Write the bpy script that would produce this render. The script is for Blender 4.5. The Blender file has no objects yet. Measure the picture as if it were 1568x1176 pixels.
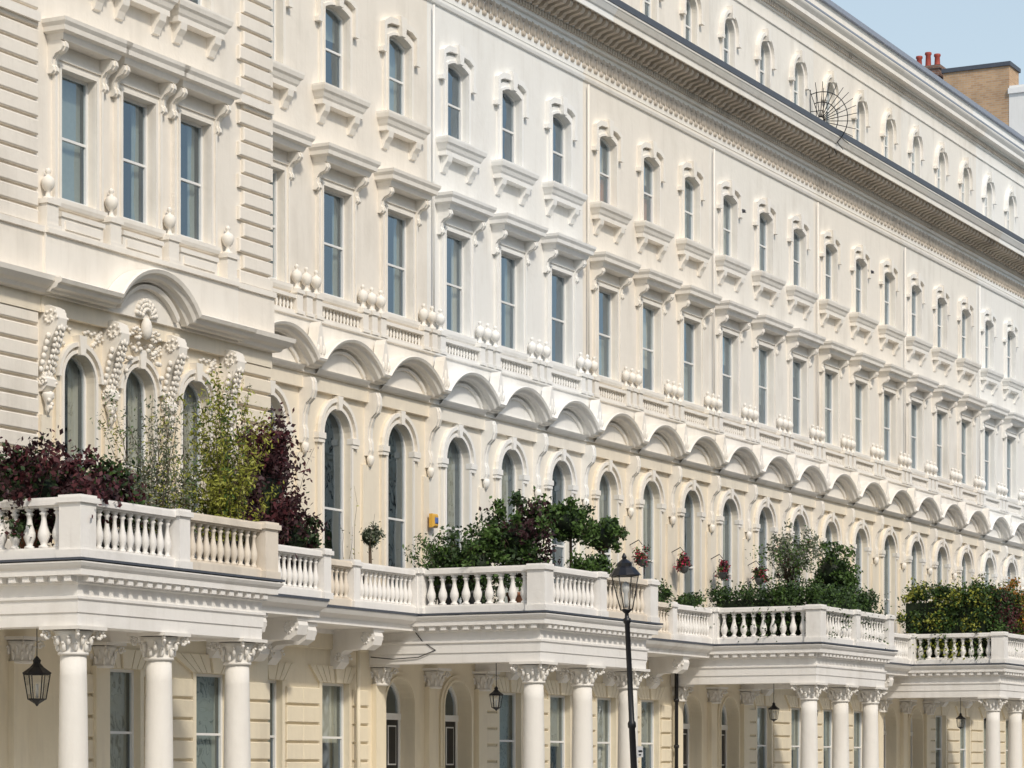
import bpy, math, random
from mathutils import Vector
random.seed(7)
sc=bpy.context.scene
# ---------------------------------------------------------------- materials
def newmat(name):
    m=bpy.data.materials.new(name); m.use_nodes=True
    nt=m.node_tree; return m,nt,nt.nodes['Principled BSDF']
def stucco(name,col,dirt=(0.42,0.37,0.30),amt=0.36,bump=0.3,rough=0.75,streak=0.05):
    m,nt,b=newmat(name); N=nt.nodes; L=nt.links
    g=N.new('ShaderNodeNewGeometry')
    n1=N.new('ShaderNodeTexNoise'); n1.inputs['Scale'].default_value=0.45; n1.inputs['Detail'].default_value=6
    L.new(g.outputs['Position'],n1.inputs['Vector'])
    mp=N.new('ShaderNodeMapping'); mp.inputs['Scale'].default_value=(3,3,0.9)
    L.new(g.outputs['Position'],mp.inputs['Vector'])
    n2=N.new('ShaderNodeTexNoise'); n2.inputs['Scale'].default_value=1.0; n2.inputs['Detail'].default_value=6
    L.new(mp.outputs['Vector'],n2.inputs['Vector'])
    mul=N.new('ShaderNodeMath'); mul.operation='MULTIPLY'
    L.new(n1.outputs['Fac'],mul.inputs[0]); L.new(n2.outputs['Fac'],mul.inputs[1])
    mr=N.new('ShaderNodeMapRange'); mr.inputs['From Min'].default_value=0.24; mr.inputs['From Max'].default_value=0.55
    mr.inputs['To Min'].default_value=0.0; mr.inputs['To Max'].default_value=amt
    L.new(mul.outputs[0],mr.inputs['Value'])
    mp2=N.new('ShaderNodeMapping'); mp2.inputs['Scale'].default_value=(13,13,0.8); L.new(g.outputs['Position'],mp2.inputs['Vector'])
    n4=N.new('ShaderNodeTexNoise'); n4.inputs['Scale'].default_value=1.0; n4.inputs['Detail'].default_value=3; L.new(mp2.outputs['Vector'],n4.inputs['Vector'])
    mr2=N.new('ShaderNodeMapRange'); mr2.inputs['From Min'].default_value=0.56; mr2.inputs['From Max'].default_value=0.78
    mr2.inputs['To Min'].default_value=0.0; mr2.inputs['To Max'].default_value=streak*2; L.new(n4.outputs['Fac'],mr2.inputs['Value'])
    ad=N.new('ShaderNodeMath'); ad.operation='ADD'; ad.use_clamp=True; L.new(mr.outputs['Result'],ad.inputs[0]); L.new(mr2.outputs['Result'],ad.inputs[1])
    mix=N.new('ShaderNodeMix'); mix.data_type='RGBA'
    mix.inputs[6].default_value=(*col,1); mix.inputs[7].default_value=(*dirt,1)
    L.new(ad.outputs[0],mix.inputs[0]); L.new(mix.outputs[2],b.inputs['Base Color'])
    b.inputs['Roughness'].default_value=rough
    n3=N.new('ShaderNodeTexNoise'); n3.inputs['Scale'].default_value=7; n3.inputs['Detail'].default_value=7
    L.new(g.outputs['Position'],n3.inputs['Vector'])
    bp=N.new('ShaderNodeBump'); bp.inputs['Strength'].default_value=bump; bp.inputs['Distance'].default_value=0.025
    L.new(n3.outputs['Fac'],bp.inputs['Height']); L.new(bp.outputs['Normal'],b.inputs['Normal'])
    return m
def plain(name,col,rough=0.6,metal=0.0,var=0.15,scale=6):
    m,nt,b=newmat(name); N=nt.nodes; L=nt.links
    g=N.new('ShaderNodeNewGeometry'); n1=N.new('ShaderNodeTexNoise'); n1.inputs['Scale'].default_value=scale
    n1.inputs['Detail'].default_value=4
    L.new(g.outputs['Position'],n1.inputs['Vector'])
    mix=N.new('ShaderNodeMix'); mix.data_type='RGBA'
    mix.inputs[6].default_value=(*[c*(1-var) for c in col],1); mix.inputs[7].default_value=(*[min(1,c*(1+var)) for c in col],1)
    L.new(n1.outputs['Fac'],mix.inputs[0]); L.new(mix.outputs[2],b.inputs['Base Color'])
    b.inputs['Roughness'].default_value=rough; b.inputs['Metallic'].default_value=metal
    return m
def leafmat(name,col,var=0.5):
    m=plain(name,col,0.55,0,var,3.0)
    b=m.node_tree.nodes['Principled BSDF']
    try: b.inputs['Specular IOR Level'].default_value=0.3
    except: pass
    return m
def glassmat(name,wob=0.03,tint=(0.70,0.83,0.95,1),base=0.09,gain=0.85):
    m,nt,b=newmat(name); N=nt.nodes; L=nt.links
    N.remove(b); out=N['Material Output']
    g=N.new('ShaderNodeNewGeometry'); n=N.new('ShaderNodeTexNoise'); n.inputs['Scale'].default_value=1.5; n.inputs['Detail'].default_value=2
    L.new(g.outputs['Position'],n.inputs['Vector'])
    bp=N.new('ShaderNodeBump'); bp.inputs['Strength'].default_value=0.45; bp.inputs['Distance'].default_value=wob
    L.new(n.outputs['Fac'],bp.inputs['Height'])
    gl=N.new('ShaderNodeBsdfGlossy'); gl.inputs['Roughness'].default_value=0.02; gl.inputs['Color'].default_value=tint
    L.new(bp.outputs['Normal'],gl.inputs['Normal'])
    tr=N.new('ShaderNodeBsdfTransparent'); tr.inputs['Color'].default_value=(0.86,0.89,0.88,1)
    lw=N.new('ShaderNodeLayerWeight'); lw.inputs['Blend'].default_value=0.5
    pw=N.new('ShaderNodeMath'); pw.operation='POWER'; pw.inputs[1].default_value=2.0; L.new(lw.outputs['Facing'],pw.inputs[0])
    ma=N.new('ShaderNodeMath'); ma.operation='MULTIPLY_ADD'; ma.use_clamp=True; ma.inputs[1].default_value=gain; ma.inputs[2].default_value=base; L.new(pw.outputs[0],ma.inputs[0])
    mx=N.new('ShaderNodeMixShader'); L.new(ma.outputs[0],mx.inputs[0]); L.new(tr.outputs[0],mx.inputs[1]); L.new(gl.outputs[0],mx.inputs[2])
    L.new(mx.outputs[0],out.inputs['Surface'])
    return m
def brick(name,c1,c2,mortar):
    m,nt,b=newmat(name); N=nt.nodes; L=nt.links
    g=N.new('ShaderNodeNewGeometry')
    sep=N.new('ShaderNodeSeparateXYZ'); L.new(g.outputs['Position'],sep.inputs[0])
    add=N.new('ShaderNodeMath'); add.operation='ADD'; L.new(sep.outputs[0],add.inputs[0]); L.new(sep.outputs[1],add.inputs[1])
    cmb=N.new('ShaderNodeCombineXYZ'); L.new(add.outputs[0],cmb.inputs[0]); L.new(sep.outputs[2],cmb.inputs[1])
    t=N.new('ShaderNodeTexBrick'); t.inputs['Scale'].default_value=1
    t.inputs['Brick Width'].default_value=0.23; t.inputs['Row Height'].default_value=0.08; t.inputs['Mortar Size'].default_value=0.008
    t.inputs['Color1'].default_value=(*c1,1); t.inputs['Color2'].default_value=(*c2,1); t.inputs['Mortar'].default_value=(*mortar,1)
    n1=N.new('ShaderNodeTexNoise'); n1.inputs['Scale'].default_value=1.5; n1.inputs['Detail'].default_value=5; L.new(g.outputs['Position'],n1.inputs['Vector'])
    mr=N.new('ShaderNodeMapRange'); mr.inputs['To Min'].default_value=.65; mr.inputs['To Max'].default_value=1.3; L.new(n1.outputs['Fac'],mr.inputs['Value'])
    vm=N.new('ShaderNodeVectorMath'); vm.operation='SCALE'; L.new(t.outputs['Color'],vm.inputs[0]); L.new(mr.outputs['Result'],vm.inputs['Scale'])
    L.new(cmb.outputs[0],t.inputs['Vector']); L.new(vm.outputs[0],b.inputs['Base Color']); b.inputs['Roughness'].default_value=0.85
    return m
CREAM=dict(U=stucco('stucco_cream_upper',(0.83,0.77,0.68)),C=stucco('stucco_cream_first_floor',(0.82,0.735,0.595)),T=stucco('stucco_cream_trim',(0.85,0.80,0.72),amt=0.3))
WHITE=dict(U=stucco('stucco_white_upper',(0.84,0.825,0.785),amt=0.28),C=stucco('stucco_white_first_floor',(0.84,0.795,0.71),amt=0.3),T=stucco('stucco_white_trim',(0.87,0.86,0.83),amt=0.22))
IVORY=dict(U=stucco('stucco_ivory_upper',(0.82,0.78,0.71),amt=0.42),C=stucco('stucco_ivory_first_floor',(0.81,0.74,0.62)),T=stucco('stucco_ivory_trim',(0.84,0.80,0.74),amt=0.38))
GROUND=stucco('stucco_ground_floor',(0.79,0.705,0.54),amt=0.42)
RELDK=stucco('stucco_relief_dark',(0.58,0.51,0.43),dirt=(0.22,0.19,0.155),amt=0.8)  # darker brown tone for the relief band and the dentil rows
CORDK=stucco('stucco_cornice_dark',(0.52,0.45,0.37),dirt=(0.19,0.16,0.13),amt=0.8)  # dark brown tone for the modillions and the soffit between them
PORT=stucco('stucco_portico_white',(0.85,0.825,0.785),amt=0.38)
PORTC=stucco('stucco_balustrade_weathered',(0.77,0.69,0.58),amt=0.65)
COLM=stucco('stucco_column',(0.78,0.75,0.695),amt=0.36)
FRAME=plain('white_window_paint',(0.78,0.775,0.755),0.4,0,0.04)
GLASS=glassmat('window_glass')
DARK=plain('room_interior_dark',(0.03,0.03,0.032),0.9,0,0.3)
CURT=plain('curtain_cloth',(0.55,0.52,0.43),0.9,0,0.12,14)
CURTG=plain('blind_cloth_grey_green',(0.30,0.34,0.32),0.9,0,0.12,14)
CURTR=plain('blind_terracotta',(0.40,0.16,0.09),0.9,0,0.12,14)
LEAD=plain('lead_flashing',(0.075,0.085,0.105),0.55,0,0.25)
SLATE=plain('slate_coping',(0.27,0.30,0.36),0.6,0,0.2)
BLACK=plain('black_paint',(0.012,0.012,0.014),0.35,0,0.2)
IRON=plain('black_iron',(0.015,0.015,0.017),0.5,0.3,0.2)
# ---------------------------------------------------------------- mesh builder
class MB:
    def __init__(s): s.v=[];s.f=[];s.m=[];s.sm=[];s.mats=[]
    def mi(s,mat):
        if mat not in s.mats: s.mats.append(mat)
        return s.mats.index(mat)
    def add(s,vs,fs,mat,smooth=False):
        o=len(s.v); s.v+=[tuple(p) for p in vs]; k=s.mi(mat)
        for f in fs: s.f.append(tuple(i+o for i in f)); s.m.append(k); s.sm.append(smooth)
    def quad(s,a,b,c,d,mat): s.add([a,b,c,d],[(0,1,2,3)],mat)
    def box(s,x0,x1,y0,y1,z0,z1,mat):
        s.add([(x0,y0,z0),(x1,y0,z0),(x1,y1,z0),(x0,y1,z0),(x0,y0,z1),(x1,y0,z1),(x1,y1,z1),(x0,y1,z1)],
              [(0,3,2,1),(4,5,6,7),(0,1,5,4),(1,2,6,5),(2,3,7,6),(3,0,4,7)],mat)
    def cbox(s,x0,x1,y0,y1,z0,z1,mat,c=0.012):
        a=[(x0,y1,z0),(x1,y1,z0),(x1,y1,z1),(x0,y1,z1)]
        b=[(x0,y0+c,z0),(x1,y0+c,z0),(x1,y0+c,z1),(x0,y0+c,z1)]
        d=[(x0+c,y0,z0+c),(x1-c,y0,z0+c),(x1-c,y0,z1-c),(x0+c,y0,z1-c)]
        fs=[(8,9,10,11)]
        for i in range(4):
            j=(i+1)%4; fs+=[(i,j,4+j,4+i),(4+i,4+j,8+j,8+i)]
        s.add(a+b+d,fs,mat)
    def ubelt(s,x0,x1,d,prof,mat,yb=0.0,cap=True):
        vs=[]
        for o,z in prof: vs+=[(x0-o,yb,z),(x0-o,yb-d-o,z),(x1+o,yb-d-o,z),(x1+o,yb,z)]
        fs=[]
        for i in range(len(prof)-1):
            for j in range(3): fs.append((i*4+j,i*4+j+1,i*4+j+5,i*4+j+4))
        n=len(prof)-1
        if cap: fs+=[(3,2,1,0),(n*4,n*4+1,n*4+2,n*4+3)]
        s.add(vs,fs,mat)
    def strip(s,x0,x1,prof,mat,caps=False):
        n=len(prof); vs=[(x0,-o,z) for o,z in prof]+[(x1,-o,z) for o,z in prof]
        fs=[(i,n+i,n+i+1,i+1) for i in range(n-1)]
        if caps: fs+=[tuple(range(n-1,-1,-1)),tuple(range(n,2*n))]
        s.add(vs,fs,mat)
    def prism(s,x0,x1,prof,mat):
        n=len(prof); vs=[(x0,-o,z) for o,z in prof]+[(x1,-o,z) for o,z in prof]
        fs=[(i,n+i,n+(i+1)%n,(i+1)%n) for i in range(n)]+[tuple(range(n-1,-1,-1)),tuple(range(n,2*n))]
        s.add(vs,fs,mat)
    def polyx(s,pts,y0,y1,mat):
        n=len(pts); vs=[(x,y0,z) for x,z in pts]+[(x,y1,z) for x,z in pts]
        fs=[(i,n+i,n+(i+1)%n,(i+1)%n) for i in range(n)]+[tuple(range(n)),tuple(range(2*n-1,n-1,-1))]
        s.add(vs,fs,mat)
    def lathe(s,cx,cy,prof,n,mat,smooth=True):
        vs=[];fs=[]
        for r,z in prof:
            for k in range(n):
                a=2*math.pi*k/n; vs.append((cx+r*math.cos(a),cy+r*math.sin(a),z))
        for i in range(len(prof)-1):
            for k in range(n):
                k2=(k+1)%n; fs.append((i*n+k,i*n+k2,(i+1)*n+k2,(i+1)*n+k))
        fs.append(tuple(range(n-1,-1,-1))); fs.append(tuple((len(prof)-1)*n+k for k in range(n)))
        s.add(vs,fs,mat,smooth)
    def blob(s,c,r,mat,n=8,m=5):
        vs=[(c[0],c[1],c[2]-r[2])];fs=[]
        for i in range(1,m):
            t=math.pi*i/m
            for k in range(n):
                a=2*math.pi*k/n; vs.append((c[0]+r[0]*math.sin(t)*math.cos(a),c[1]+r[1]*math.sin(t)*math.sin(a),c[2]-r[2]*math.cos(t)))
        vs.append((c[0],c[1],c[2]+r[2])); T=len(vs)-1
        for k in range(n):
            k2=(k+1)%n; fs.append((0,1+k2,1+k)); fs.append((T,1+(m-2)*n+k,1+(m-2)*n+k2))
            for i in range(m-2): fs.append((1+i*n+k,1+i*n+k2,1+(i+1)*n+k2,1+(i+1)*n+k))
        s.add(vs,fs,mat,True)
    def tube(s,pts,r0,r1,mat,n=6):
        vs=[];fs=[];P=[Vector(p) for p in pts]; m=len(P)
        for i,p in enumerate(P):
            d=(P[min(i+1,m-1)]-P[max(i-1,0)]); d=d.normalized() if d.length>0 else Vector((0,0,1))
            u=d.cross(Vector((0.3,0.9,0.1))); u=u.normalized() if u.length>1e-4 else Vector((1,0,0)); w=d.cross(u)
            r=r0+(r1-r0)*i/(m-1)
            for k in range(n):
                a=2*math.pi*k/n; vs.append(p+u*(r*math.cos(a))+w*(r*math.sin(a)))
        for i in range(m-1):
            for k in range(n):
                k2=(k+1)%n; fs.append((i*n+k,i*n+k2,(i+1)*n+k2,(i+1)*n+k))
        fs+= [tuple(range(n-1,-1,-1)),tuple((m-1)*n+k for k in range(n))]
        s.add(vs,fs,mat,True)
    @staticmethod
    def outline(cx,hw,zb,zs,rise,n=14):
        o=[(cx-hw,zb),(cx-hw,zs)]
        if rise>0.001:
            if rise<hw*.6:
                R=(hw*hw+rise*rise)/(2*rise); th=math.asin(hw/R)
                for i in range(1,n): a=-th+2*th*i/n; o.append((cx+R*math.sin(a),zs+rise-R+R*math.cos(a)))
            else:
                for i in range(1,n): t=math.pi*i/n; o.append((cx-hw*math.cos(t),zs+rise*math.sin(t)))
        o+=[(cx+hw,zs),(cx+hw,zb)]
        return o
    def wall(s,x0,x1,z0,z1,cx,hw,zb,zs,rise,mat,depth=0.2,y=0.0):
        q=lambda a,b,c,d: s.quad((a,y,c),(b,y,c),(b,y,d),(a,y,d),mat)
        q(x0,cx-hw,z0,z1); q(cx+hw,x1,z0,z1)
        if zb>z0+1e-4: q(cx-hw,cx+hw,z0,zb)
        o=s.outline(cx,hw,zb,zs,rise)
        for a,b in zip(o[1:-2],o[2:-1]): s.quad((a[0],y,a[1]),(b[0],y,b[1]),(b[0],y,z1),(a[0],y,z1),mat)
        for a,b in zip(o,o[1:]+o[:1]): s.quad((a[0],y,a[1]),(b[0],y,b[1]),(b[0],y+depth,b[1]),(a[0],y+depth,a[1]),mat)
    def ring(s,cx,hw,t,zb,zs,rise,y0,y1,mat,tr=None,ro=None):
        a=s.outline(cx,hw,zb,zs,rise)
        if tr is None: tr=t
        if rise>0.001:
            if rise<hw*.6: b=s.outline(cx,hw+t,zb,zs+tr*.85,rise*(hw+t)/hw)
            else: b=s.outline(cx,hw+t,zb,zs,rise+tr)
        else: b=s.outline(cx,hw+t,zb,zs+tr,0)
        n=len(a); vs=[(x,y1,z) for x,z in a]+[(x,y1,z) for x,z in b]+[(x,y0,z) for x,z in a]+[(x,y0,z) for x,z in b]
        fs=[]
        for i in range(n-1): fs+=[(i,i+1,n+i+1,n+i),(n+i,n+i+1,3*n+i+1,3*n+i),(i+1,i,2*n+i,2*n+i+1)]
        s.add(vs,fs,mat)
    def window(s,cx,hw,zb,zs,rise,y=0.12,mid=None,bars=False):
        ft=0.05
        if rise>0: s.ring(cx,hw-ft,ft+0.01,zb+0.07,zs-(ft if rise<hw*.6 else 0),rise if rise<hw*.6 else rise-ft,y+0.04,y-0.02,FRAME)
        else: s.ring(cx,hw-ft,ft+0.01,zb+0.07,zs-ft,0,y+0.04,y-0.02,FRAME)
        s.box(cx-hw-0.01,cx+hw+0.01,y-0.025,y+0.05,zb-0.01,zb+0.08,FRAME)
        if mid is None: mid=zb+(zs+rise-zb)*0.5
        s.box(cx-hw+ft-0.01,cx+hw-ft+0.01,y-0.005,y+0.045,mid-0.022,mid+0.022,FRAME)
        up=[(cx-hw,mid)]+s.outline(cx,hw,mid,zs,rise)[1:-1]+[(cx+hw,mid)]
        up=up[::-1]
        s.add([(x,y+0.012,z) for x,z in up],[tuple(range(len(up)))],GLASS)
        s.quad((cx-hw,y+0.028,zb),(cx+hw,y+0.028,zb),(cx+hw,y+0.028,mid),(cx-hw,y+0.028,mid),GLASS)
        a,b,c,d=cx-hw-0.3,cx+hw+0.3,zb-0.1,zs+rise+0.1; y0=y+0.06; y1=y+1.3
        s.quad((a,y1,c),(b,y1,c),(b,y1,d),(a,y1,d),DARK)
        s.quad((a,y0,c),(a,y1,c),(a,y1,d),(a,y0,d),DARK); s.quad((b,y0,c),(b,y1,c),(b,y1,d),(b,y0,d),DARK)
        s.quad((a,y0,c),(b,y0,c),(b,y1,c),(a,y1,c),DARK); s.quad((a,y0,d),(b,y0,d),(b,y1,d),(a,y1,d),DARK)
    def drape(s,x0,x1,y,z0,z1,mat,fold=0.035,n=14):
        vs=[]
        for i in range(n+1):
            x=x0+(x1-x0)*i/n; yy=y+fold*math.sin(i*1.9); vs+=[(x,yy,z0),(x,yy,z1)]
        s.add(vs,[(2*i,2*i+2,2*i+3,2*i+1) for i in range(n)],mat,True)
    def console(s,cx,w,z0,z1,p,mat,y=0.0):
        h=z1-z0
        pr=[(0,z0),(p*.25,z0),(p*.38,z0+h*.08),(p*.36,z0+h*.2),(p*.26,z0+h*.28),(p*.3,z0+h*.45),(p*.5,z0+h*.6),(p*.85,z0+h*.68),(p,z0+h*.8),(p*.97,z0+h*.93),(p*.85,z1),(0,z1)]
        s.prism(cx-w/2,cx+w/2,[(a-y,z) for a,z in pr],mat)
        s.prism(cx-w*.16,cx+w*.16,[((a+0.025 if a>0 else 0)-y,z) for a,z in pr[1:-1]]+[(-y,z1-h*.02),(-y,z0+h*.02)],mat)
    def wavy(s,x0,x1,cx,ch,rise,zb,prof,mat):
        R=(ch*ch+rise*rise)/(2*rise); th=math.asin(ch/R); path=[]
        path.append((x0,zb))
        n=18
        for i in range(n+1):
            a=-th+2*th*i/n; path.append((cx+R*math.sin(a),zb+rise-R+R*math.cos(a)))
        path.append((x1,zb))
        vs=[];m=len(prof)
        for i,p in enumerate(path):
            a=Vector(path[max(i-1,0)]); b=Vector(path[min(i+1,len(path)-1)]); p=Vector(p)
            if i in(0,len(path)-1): nrm=Vector((0,1)); k=1
            else:
                d1=(p-a).normalized(); d2=(b-p).normalized(); n1=Vector((-d1.y,d1.x)); n2=Vector((-d2.y,d2.x))
                nrm=(n1+n2).normalized(); k=1/max(0.5,nrm.dot(n1))
            for nn,o in prof: q=p+nrm*(nn*k); vs.append((q.x,-o,q.y))
        fs=[]
        for i in range(len(path)-1):
            for j in range(m): j2=(j+1)%m; fs.append((i*m+j,(i+1)*m+j,(i+1)*m+j2,i*m+j2))
        fs+=[tuple(range(m)),tuple((len(path)-1)*m+j for j in range(m-1,-1,-1))]
        s.add(vs,fs,mat)
    def mesh(s,name):
        me=bpy.data.meshes.new(name); me.from_pydata(s.v,[],s.f)
        for m in s.mats: me.materials.append(m)
        me.polygons.foreach_set('material_index',s.m); me.polygons.foreach_set('use_smooth',s.sm); me.update()
        return me
def obj(name,data,parent=None,loc=(0,0,0),rot=(0,0,0)):
    o=bpy.data.objects.new(name,data); sc.collection.objects.link(o); o.location=loc; o.rotation_euler=rot
    if parent: o.parent=parent
    return o
def empty(name,loc=(0,0,0)):
    o=bpy.data.objects.new(name,None); sc.collection.objects.link(o); o.location=loc; o.empty_display_size=0.3; return o

YF=28.8; W=2.607; H=W/2; X0=48.30
PEDPROF=[(0,.15),(0,.28),(.03,.31),(.045,.40),(.095,.44),(.11,.50),(.16,.53),(.18,.49),(.18,.15)]
FIN=[(.06,0),(.085,.0),(.085,.04),(.04,.06),(.028,.12),(.05,.14),(.085,.18),(.105,.235),(.1,.29),(.07,.335),(.03,.355),(.025,.385),(.045,.41),(.035,.45),(.005,.47)]
def finial(mb,x,y,z,mat,k=1.0): mb.lathe(x,y,[(r*k,z+h*k) for r,h in FIN],10,mat)
MINI=[(.03,0),(.03,.02),(.018,.03),(.04,.09),(.03,.15),(.018,.2),(.03,.22),(.03,.24)]
def surround_rect(mb,cx,hw,zb,zt,T,y=0.0):
    mb.ring(cx,hw,0.19,zb,zt,0,y,y-0.05,T); mb.ring(cx,hw+0.003,0.06,zb,zt+0.003,0,y-0.049,y-0.08,T); mb.ring(cx,hw+0.135,0.058,zb,zt+0.135,0,y-0.049,y-0.085,T)
def second_window(mb,cx,hw,T,y=0.0,hood=0.86):
    surround_rect(mb,cx,hw,11.3,13.5,T,y)
    mb.ubelt(cx-hw-.22,cx+hw+.22,0.06,[(0,11.14),(.03,11.16),(.05,11.22),(.05,11.29),(.0,11.30)],T,yb=y)
    mb.box(cx-hood+.12,cx+hood-.12,y-.045,y,13.705,13.9,T)
    for sx in(-1,1): mb.console(cx+sx*(hood-.085),.17,13.36,13.9,.32,T,y)
    mb.ubelt(cx-hood,cx+hood,.32,[(-.04,13.9),(0,13.9),(.03,13.96),(.04,14.0),(.12,14.03),(.13,14.11),(.17,14.17),(.18,14.23),(-.1,14.29)],T,yb=y)
def third_window(mb,cx,hw,T,y=0.0,sw=0.8):
    zs,r=17.14,0.12
    mb.ring(cx,hw,.15,15.5,zs,r,y,y-.05,T); mb.ring(cx,hw+.003,.05,15.5,zs+.003,r,y-.049,y-.08,T)
    a=hw+.155; pts=[(-a-.16,16.78),(-a,16.78),(-a,17.36),(-a+.2,17.44),(0,17.47),(a-.2,17.44),(a,17.36),(a,16.78),(a+.16,16.78),(a+.16,16.88),(a+.1,16.9),(a+.1,17.43),(a-.14,17.56),(0,17.6),(-a+.14,17.56),(-a-.1,17.43),(-a-.1,16.9),(-a-.16,16.88)]
    pts=[(cx+x,z) for x,z in pts]
    L=[pts[i] for i in(0,1,2,15,16,17)]; R_=[pts[i] for i in(7,8,9,10,11,6)]
    mb.polyx(L,y-.12,y,T); mb.polyx(R_,y-.12,y,T)
    for q in ((2,3,14,15),(3,4,13,14),(4,5,12,13),(5,6,11,12)): mb.polyx([pts[i] for i in q],y-.12,y,T)
    mb.polyx([(cx-.08,17.24),(cx+.08,17.24),(cx+.13,17.66),(cx-.13,17.66)],y-.17,y,T)
    mb.ubelt(cx-sw,cx+sw,.20,[(-.02,15.1),(0,15.1),(.0,15.2),(.03,15.24),(.06,15.32),(.10,15.36),(.12,15.44),(.12,15.485),(.0,15.498)],T,yb=y)
    for sx in(-1,1):
        c=cx+sx*(sw-.2); mb.prism(c-.1,c+.1,[(-y,14.74),(-y+.05,14.76),(-y+.10,14.88),(-y+.18,14.98),(-y+.20,15.1),(-y,15.1)],T)
def relief(mb,x0,x1,z0,z1,y,mat):
    n=max(1,round((x1-x0)/.326)); w=(x1-x0)/n; h=z1-z0
    for i in range(n):
        c=x0+(i+.5)*w
        mb.blob((c,y,z0+h*.62),(.055,.07,h*.33),mat,6,4)
        for sx in(-1,1):
            mb.blob((c+sx*.085,y,z0+h*.5),(.04,.06,h*.22),mat,6,4)
            mb.blob((c+sx*.12,y,z0+h*.22),(.05,.06,h*.12),mat,5,4)
            mb.blob((c+sx*.13,y,z0+h*.78),(.035,.055,h*.10),mat,5,4)
def modillion_cornice(mb,x0,x1,T,y=0.0):
    o=-y
    mb.strip(x0,x1,[(o,18.36),(o+.05,18.38),(o+.07,18.44),(o+.07,18.48),(o,18.52)],T)
    mb.strip(x0,x1,[(o,18.56),(o+.02,18.56),(o+.02,19.2)],T)
    relief(mb,x0,x1,18.60,19.17,y-.02,RELDK)
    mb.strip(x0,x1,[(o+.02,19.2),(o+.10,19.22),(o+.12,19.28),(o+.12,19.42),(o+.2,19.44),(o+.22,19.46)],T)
    mb.strip(x0,x1,[(o+.22,19.46),(o+.22,19.72),(o+.78,19.72)],CORDK)
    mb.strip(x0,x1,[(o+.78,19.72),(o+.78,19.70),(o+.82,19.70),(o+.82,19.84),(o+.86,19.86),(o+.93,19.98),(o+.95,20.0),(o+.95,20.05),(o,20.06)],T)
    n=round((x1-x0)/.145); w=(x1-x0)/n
    for i in range(n): mb.box(x0+i*w+.03,x0+(i+1)*w-.03,y-.19,y-.119,19.29,19.41,RELDK)
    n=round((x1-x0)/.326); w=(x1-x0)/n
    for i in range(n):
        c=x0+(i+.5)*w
        mb.prism(c-.075,c+.075,[(o+.21,19.41),(o+.34,19.43),(o+.40,19.50),(o+.55,19.54),(o+.68,19.56),(o+.73,19.62),(o+.73,19.719),(o+.21,19.719)],CORDK)
    mb.box(x0,x1,y-.97,y-.5,20.051,20.21,LEAD)
def attic(mb,x0,x1,cx,U,T,y=0.0):
    mb.wall(x0,x1,20.06,23.3,cx,.38,20.6,21.7,.38,U,y=y)
    mb.window(cx,.38,20.6,21.7,.38,y=y+.13,mid=21.3)
    mb.ring(cx,.38,.13,20.6,21.7,.38,y,y-.05,T); mb.ring(cx,.513,.09,21.5,21.7,.513,y,y-.13,T)
    for sx in(-1,1): mb.box(cx+sx*.6-.09,cx+sx*.6+.09,y-.14,y,21.42,21.51,T)
    mb.polyx([(cx-.07,22.06),(cx+.07,22.06),(cx+.11,22.4),(cx-.11,22.4)],y-.19,y,T)
    o=-y
    mb.strip(x0,x1,[(o,22.7),(o+.04,22.72),(o+.04,22.78),(o,22.8)],T)
    mb.strip(x0,x1,[(o,23.1),(o+.05,23.12),(o+.05,23.3),(o+.12,23.32),(o+.12,23.38),(o+.32,23.40),(o+.32,23.52),(o+.4,23.62),(o+.42,23.66),(o+.42,23.70),(o-.1,23.74),(o-.1,24.45)],T)
    n=round((x1-x0)/.16); w=(x1-x0)/n
    for i in range(n): mb.box(x0+i*w+.035,x0+(i+1)*w-.035,y-.11,y-.049,23.17,23.28,RELDK)
    mb.box(x0,x1,y-.43,y-.1,23.701,23.76,SLATE)
    mb.box(x0,x1,y+.04,y+.5,24.45,24.6,SLATE)
def ground_window(mb,x0,x1,cx,y=0.0,hw=.54):
    mb.wall(x0,x1,0,4.6,cx,hw,1.2,3.42,0,GROUND,y=y)
    mb.window(cx,hw,1.2,3.42,0,y=y+.13)
    z=.35; ph=.375; g=.045
    while z<4.45:
        a,b=(z,min(z+ph-g,4.5)); z+=ph
        if b<=1.2 or a>=3.8: mb.cbox(x0,x1,y-.06,y,a,b,GROUND,.018)
        elif b<=3.42:
            mb.cbox(x0,cx-hw-.14,y-.06,y,a,b,GROUND,.018); mb.cbox(cx+hw+.14,x1,y-.06,y,a,b,GROUND,.018)
    zt=3.765; zb=3.43; n=9
    for i in range(n):
        t0=i/n;t1=(i+1)/n; bw=(hw+.16)*2; tw=(x1-x0)*.82; c=(x0+x1)/2
        xb0=cx-bw/2+bw*t0+.012; xb1=cx-bw/2+bw*t1-.012; xt0=cx-tw/2+tw*t0+.012; xt1=cx-tw/2+tw*t1-.012
        p=.10 if i==n//2 else .06
        mb.polyx([(xb0,zb),(xb1,zb),(xt1,zt),(xt0,zt)],y-p,y,GROUND)
    mb.ring(cx,hw,.11,1.2,3.42,0,y,y-.03,GROUND,tr=.009)
    mb.box(cx-hw-.2,cx+hw+.2,y-.12,y,1.06,1.195,GROUND)
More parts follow.
